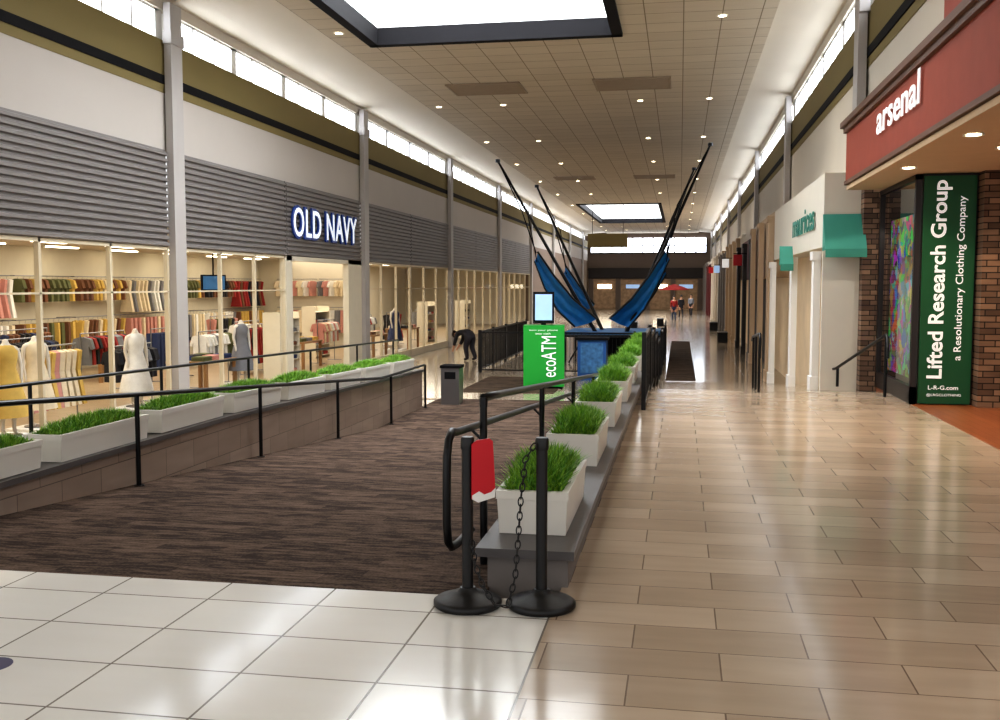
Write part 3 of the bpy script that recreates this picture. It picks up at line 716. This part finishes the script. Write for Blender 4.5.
# ---------------------------------------------------------------- bungee trampoline
bx,by,bz=-2.2,34.0,-.85
bt=thing('bungee_trampoline',(bx,by,bz),label='bungee trampoline ride with leaning black poles and blue slings',category='trampoline ride')
def rel(x,y,z): return (x-bx,y-by,z-bz)
poles=[((-6.0,33.0,5.8),(-2.5,33.6,-.35)),((-5.35,37.6,5.4),(-2.4,34.6,-.35)),((.9,33.2,6.2),(-1.95,33.6,-.35)),((.45,37.4,5.9),(-2.0,34.6,-.35))]
for a,b in poles:
    A=Vector(rel(*a));B=Vector(rel(*b))
    obj(MB().tube([B,A.lerp(B,.5),A],[.07,.055,.035],10),'pole',m_bmetal,bt)
    q=obj(MB().lathe([(.08,-.05),(.08,.05)],0,0,12) ,'pulley',m_bmetal,bt); q.location=A
def sling(pts_a,pts_b,yo):
    mb=MB(); m=10; vs=[];fs=[]
    def res(p,t):
        f=t*(len(p)-1); i=min(int(f),len(p)-2); return Vector(p[i]).lerp(Vector(p[i+1]),f-i)
    N=18
    for i in range(N+1):
        t=i/N; a=Vector(rel(*res(pts_a,t)));b=Vector(rel(*res(pts_b,t)))
        for j in range(m+1):
            s=j/m; p=a.lerp(b,s); p.y+=yo*math.sin(math.pi*s)*.5+.07*math.sin(13*s+5*t); p.z-=.05*math.sin(math.pi*s)*math.sin(11*t)**2; vs.append(p)
    for i in range(N):
        for j in range(m): q=i*(m+1)+j; fs.append((q,q+1,q+m+2,q+m+1))
    mb.add(vs,fs,0,True); obj(mb,'sling',m_blue,bt)
    obj(MB().tube([vs[i*(m+1)] for i in range(N+1)],.035,6),'sling_edge',m_bmetal,bt)
    obj(MB().tube([vs[i*(m+1)+m] for i in range(N+1)],.035,6),'sling_edge',m_bmetal,bt)
sling([(-4.66,33.0,2.8),(-4.1,32.9,2.0),(-3.45,32.8,1.25),(-2.65,32.7,.6)],[(-4.82,33.4,2.5),(-4.5,33.5,1.6),(-4.05,33.5,.85),(-3.45,33.5,.3)],.4)
sling([(-.5,33.0,2.8),(-1.0,32.9,2.0),(-1.55,32.8,1.25),(-2.25,32.7,.6)],[(-.36,33.4,2.55),(-.75,33.5,1.65),(-1.15,33.5,.9),(-1.65,33.5,.3)],.4)
sling([(-4.1,36.3,2.4),(-3.6,36.1,1.7),(-3.0,35.9,1.0)],[(-4.2,36.6,2.1),(-3.9,36.5,1.4),(-3.4,36.4,.8)],.3)
sling([(-.6,36.3,2.4),(-1.1,36.1,1.7),(-1.6,35.9,1.0)],[(-.5,36.6,2.1),(-.9,36.5,1.4),(-1.3,36.4,.8)],.3)
obj(MB().box(-1.55,1.55,-1.5,2.2,.86,1.0),'pad',m_blue,bt)
obj(MB().box(-.5,.5,-.5,.9,0,.86),'winch_housing',m_black,bt)
obj(MB().tube([(-1.55,-1.55,.9),(1.55,-1.55,.9)],.05),'frame_tube',m_bmetal,bt)
for sx in (-1.35,-.6,.2,.9): obj(MB().tube([(sx,-1.55,.02),(sx+.5,-1.55,.88)],.03),'brace',m_bmetal,bt)
for sx in(-1.5,1.5):
    for sy in(-1.4,2.1): obj(MB().tube([(sx,sy,0),(sx,sy,.86)],.04),'leg',m_bmetal,bt)
for i,(a,b) in enumerate(poles):
    A=Vector(rel(*a)); e=Vector(rel(*[(-4.72,33.1,2.75),(-4.1,36.4,2.4),(-.45,33.1,2.75),(-.55,36.4,2.4)][i]))
    obj(MB().tube([A,A.lerp(e,.5)+Vector((.15 if A.x<0 else -.15,0,-.1)),e],.022,5),'bungee_rope',m_black,bt)
    obj(MB().tube([A,A.lerp(e,.5)+Vector((.35 if A.x<0 else -.35,0,-.2)),e+Vector((0,.2,-.3))],.018,5),'bungee_rope',m_black,bt)
# ---------------------------------------------------------------- right side: red fascia store
fs_=thing('shop_fascia',(2.66,12.3,3.4),label='terracotta red shop fascia with brown cornice above the entrance',category='shop fascia')
obj(MB().box(0,.33,-6.5,5.1,0,.78),'fascia_board',m_terr,fs_)
obj(MB().box(-.05,.33,-6.5,5.12,.78,.86).box(-.1,.33,-6.5,5.15,.86,.95),'cornice',m_corn,fs_)
obj(MB().box(-.02,.33,-6.5,5.12,-.06,.0),'bottom_trim',m_corn,fs_)
obj(MB().box(-.04,.33,-6.5,-1.2,.95,1.25,0).box(-.14,.33,-6.5,-1.1,1.25,1.4,1),'raised_parapet',[m_terr,m_corn],fs_)
text('arsenal','letter',(-.03,2.3,.34),(0,-1,0),(0,0,1),2.5,.4,.012,m_wt,fs_,offset=.012)
obj(MB().box(2.68,9,5.8,17.4,3.26,3.33),'ceiling',m_soffit,**ST)
obj(MB().box(8.8,9,2,17.6,0,3.26),'wall_right',m_soffit,**ST)
obj(MB().box(3.35,9,15.05,15.25,0,3.26),'wall_right',m_dark,**ST)
obj(MB().box(3.0,3.4,17.62,17.9,-.2,3.4),'wall_right',m_stone,**ST)
obj(MB().box(3.4,6,17.62,17.9,-.2,3.4),'wall_right',m_dark,**ST)
for x,y in ((2.97,14.2),(2.97,11.2),(4.2,13.6),(4.2,10.6),(3.6,12.3)):
    r=copy_thing(dl,(x,y,3.26),label='small round recessed downlight in the shop soffit')
    l=bpy.data.lights.new('soffit_lamp','SPOT'); l.energy=90; l.spot_size=2.2; l.spot_blend=.8; l.color=(1,.78,.55); l.shadow_soft_size=.08
    o=bpy.data.objects.new('soffit_lamp',l); o.location=(x,y,3.2); COL.objects.link(o)
w=MB().box(3.25,3.33,15.02,15.1,0,3.25,1).box(3.25,3.33,17.54,17.62,0,3.25,1).box(3.25,3.33,15.02,17.6,0,.25,1).box(3.25,3.33,15.02,17.6,3.18,3.25,1)
w.add([(3.29,15.05,.25),(3.29,17.6,.25),(3.29,17.6,3.2),(3.29,15.05,3.2)],[(0,1,2,3)],0)
win(w,[m_glass,m_darkframe])
obj(MB().box(4.6,4.7,15.25,17.6,0,3.26),'wall_right',m_dkred,**ST)
dm=mat('display_collage',C(160,60,50),.8)
nt=dm.node_tree; b=nt.nodes['Principled BSDF']; vo=nt.nodes.new('ShaderNodeTexVoronoi'); vo.inputs['Scale'].default_value=6
nz=nt.nodes.new('ShaderNodeTexNoise'); nz.inputs['Scale'].default_value=4; cc=coords(nt,obj=True); nt.links.new(cc,nz.inputs['Vector'])
va=nt.nodes.new('ShaderNodeVectorMath'); va.operation='MULTIPLY_ADD'; va.inputs[1].default_value=(.5,.5,.5); nt.links.new(nz.outputs['Color'],va.inputs[0]); nt.links.new(cc,va.inputs[2])
nt.links.new(va.outputs[0],vo.inputs['Vector']); hs=nt.nodes.new('ShaderNodeHueSaturation'); hs.inputs['Saturation'].default_value=1.2; hs.inputs['Value'].default_value=.6
gm=nt.nodes.new('ShaderNodeGamma'); gm.inputs[1].default_value=2.0
nt.links.new(vo.outputs['Color'],gm.inputs[0]); nt.links.new(gm.outputs[0],hs.inputs['Color']); nt.links.new(hs.outputs[0],b.inputs['Base Color'])
obj(MB().box(3.42,3.44,15.2,17.5,.3,2.75),'display_banner',dm,label='multicoloured printed display banner inside the shop window',category='banner')
l=bpy.data.lights.new('window_lamp','SPOT'); l.energy=60; l.spot_size=2.4; l.color=(1,.9,.8); o=bpy.data.objects.new('window_lamp',l); o.location=(3.36,16.3,3.15); COL.objects.link(o)  # unseen spot added behind the glass to brighten the display banner
bn=thing('shop_banner',(3.68,15.0,0.02),label='tall dark green vertical banner with white lettering at the shop entrance',category='banner')
obj(MB().box(-.33,.36,-.03,.0,.0,3.2),'panel',m_gdark,bn)
text('Lifted Research Group','large_letter',(.04,-.033,.36),(0,0,1),(-1,0,0),2.78,.27,.004,m_wt,bn,offset=.02)
text('a Resolutionary Clothing Company','small_letter',(.25,-.033,.62),(0,0,1),(-1,0,0),2.3,.13,.004,m_wt,bn,offset=.005)
text('L-R-G.com','web_letter',(-.2,-.033,.2),(1,0,0),(0,0,1),.4,.06,.004,m_wt,bn,offset=.01)
text('@LRGCLOTHING','web_letter',(-.22,-.033,.1),(1,0,0),(0,0,1),.46,.045,.004,m_wt,bn)
obj(MB().box(4.08,4.9,14.75,15.05,0,3.26),'wall_right',m_stone,**ST)
# ---------------------------------------------------------------- right side: white shop etc
obj(MB().box(2.4,3.25,17.9,18.0,-.9,3.6),'wall_right',m_facade,**ST)
obj(MB().box(2.4,3.0,18.0,27,2.35,3.6,0),'wall_right',m_facade,**ST)
def wpil(y0,y1,m,z0,z1,x=2.3,lab='white square pilaster framing a shop front'):
    p=thing('pilaster',(2.43,(y0+y1)/2,z0),label=lab,category='column',group='shop front pilasters')
    h=(y1-y0)/2; r=-.032; obj(MB().box(x-2.45,r,-h,h,.3,z1-z0-.15),'shaft',m,p); obj(MB().box(x-2.48,r,-h-.03,h+.03,0,.3),'base',m,p)
    obj(MB().box(x-2.48,r,-h-.03,h+.03,z1-z0-.15,z1-z0),'capital',m,p)
wpil(18.1,18.4,m_paper,-.2,2.28); wpil(21.6,22.0,m_paper,-.5,2.28); wpil(26.3,26.7,m_paper,-.85,2.28)
obj(MB().box(2.9,3.0,18.0,27,-.9,2.35),'wall_right',m_pink,**ST)
sgn=thing('shop_sign',(2.38,22.4,2.6),label='teal letter shop sign on the white shop fascia',category='sign')
text('maurices','letter',(-.01,.0,.1),(0,-1,0),(0,0,1),3.5,.46,.012,m_tealtext,sgn,offset=.014)
def awning(loc,W,H,D):
    a=thing('awning',loc,0,label='teal fabric awning with straight edge on the white shop',category='awning',group='teal awnings')
    obj(MB().prism([(0,H),(-D,.18),(-D,.16),(0,H-.03)],'X',0,W),'canopy',m_teal,a)
    obj(MB().box(0,W,-D-.01,-D+.01,.04,.17),'valance',m_teal,a)
    obj(MB().prism([(0,H-.03),(-D,.16),(0,.16)],'X',0,.01),'side_panel',m_teal,a)
    obj(MB().prism([(0,H-.03),(-D,.16),(0,.16)],'X',W-.01,W),'side_panel',m_teal,a)
awning((2.38,17.86,2.12),.66,.78,.4)
awning((2.02,21.55,1.95),.26,.55,.25)
stores=[(27,34,m_tan,m_tan,3.5,m_pink),(34,42,m_dkred,m_dark,3.2,m_dark),(42,52,m_cream,m_tan,3.6,m_pink),(52,62,m_tan,m_grey,3.4,m_dark),(62,76,m_tan,m_cream,3.6,m_pink),(76,90,m_grey,m_dkred,3.3,m_dark),(90,104,m_cream,m_grey,3.6,m_pink)]
for a,b,mf,mp_,zt,mi in stores:
    obj(MB().box(2.45,3.0,a,b,1.9,zt+.15,0),'wall_right',mf,**ST)
    obj(MB().box(2.9,3.0,a,b,-.9,1.9),'wall_right',mi,**ST)
    if zt<3.4: obj(MB().box(2.45,3.0,a,b,zt+.15,3.62),'wall_right',m_cream,**ST)
    n=2 if b-a<9 else 3
    for k in range(n+1):
        y=a+.35+(b-a-.7)*k/n; wpil(y-.25,y+.25,mp_,-.85,zt,2.28,'square pilaster framing a distant shop front')
for y,z,m in ((36,2.6,m_red),(46,2.7,m_wt),(57,2.6,m_screen),(68,2.7,m_red)):
    q=thing('blade_sign',(2.2,y+1.5,z),label='small projecting shop sign on a bracket',category='sign',group='projecting shop signs')
    obj(MB().box(-.3,.0,-.03,.03,-.2,.2),'panel',m,q); obj(MB().box(-.3,.17,-.02,.02,.22,.25),'bracket',m_black,q)
# ---------------------------------------------------------------- far end
E=104.5
obj(MB().box(-9.8,3.3,E,E+.3,3.2,7.3),'wall_back',m_farwall,**ST)
w=MB().box(-9.2,2.6,E-.08,E-.02,5.0,6.5,0)
for k in range(12): w.box(-9.2+k*1.073-.06,-9.2+k*1.073+.06,E-.12,E,5.0,6.5,1)
w.box(-9.2,2.6,E-.12,E,4.95,5.05,1).box(-9.2,2.6,E-.12,E,5.72,5.78,1); win(w,[m_sky,m_dark])
obj(MB().box(-9.8,3.3,E,E+.3,-.85,3.2),'wall_back',m_tan,**ST)
sf=thing('department_store_entrance',(-3.5,E-.1,-.85),label='dark department store entrance with lit doorway bays',category='storefront')
obj(MB().box(-5.9,5.8,-.2,0,3.2,4.3),'fascia',m_dark,sf)
obj(MB().box(-5.5,5.5,-.05,0,.1,3.1),'lit_doorway',mat('dim_store_interior',C(130,104,84),.8,em=.08,emcol=C(230,190,140),var=.95,scale=2.5),sf)
for x in (-5.6,-2.8,.2,2.8,5.5): obj(MB().box(x-.25,x+.25,-.35,0,0,3.2),'pier',m_farwall,sf)
for x in (-4.2,-1.3,1.5,4.1):
    obj(MB().box(x-.7,x+.7,-.12,-.06,2.2,2.6),'lit_panel',m_lamp2 if x in(-4.2,1.5) else m_screen,sf)
hs_=thing('hanging_sign',(-4.7,66,4.6),label='olive rectangular sign hanging from the ceiling',category='sign')
obj(MB().box(-1.3,1.3,-.06,.06,-.45,.45),'panel',m_olive,hs_); obj(MB().tube([(-1,0,.45),(-1,0,2.4)],.02),'hanger_rod',m_black,hs_); obj(MB().tube([(1,0,.45),(1,0,2.4)],.02),'hanger_rod',m_black,hs_)
def umbrella(x,y):
    u=thing('parasol',(x,y,-.85),label='red cafe parasol over a round table',category='parasol',group='red cafe parasols')
    obj(MB().lathe([(.25,0),(.25,.05),(.03,.07),(.025,2.5)],seg=14),'pole',m_steel,u)
    obj(MB().lathe([(1.35,2.1),(1.3,2.18),(.7,2.42),(.02,2.62)],seg=8),'canopy',m_cred,u)
    t=thing('cafe_table',(x+.02,y-1.2,-.85),label='round dark cafe table on a pedestal',category='table',group='cafe tables')
    obj(MB().lathe([(.4,.72),(.4,.75)],seg=20),'table_top',m_dark,t); obj(MB().lathe([(.25,0),(.25,.03),(.04,.06),(.04,.72)],seg=12),'pedestal',m_bmetal,t)
umbrella(-.5,90)
bnc=thing('bench',(1.9,46,-.85),label='dark slatted bench standing by the shop fronts',category='bench',group='mall benches')
mb=MB()
for k in range(5): mb.box(-.22+k*.09,-.15+k*.09,-.8,.8,.42,.45)
obj(mb,'seat',m_dark,bnc); 
for s in(-.65,.65): obj(MB().box(-.2,.2,s-.03,s+.03,0,.42),'leg',m_bmetal,bnc)
copy_thing(bnc,(1.9,58,-.85)); copy_thing(bnc,(-1.2,64,-.85)); copy_thing(bnc,(-2.6,58,-.85))
# ---------------------------------------------------------------- world, camera
wd=bpy.data.worlds.new('World'); S.world=wd; wd.use_nodes=True
wd.node_tree.nodes['Background'].inputs[0].default_value=(.98,.98,1,1); wd.node_tree.nodes['Background'].inputs[1].default_value=1.1
cam=bpy.data.cameras.new('Camera'); cam.lens=36; cam.sensor_width=36; cam.clip_end=300
co=bpy.data.objects.new('Camera',cam); COL.objects.link(co); co.location=(0,0,1.7)
co.rotation_euler=(math.radians(90-4.29),0,math.radians(10.18))
S.camera=co
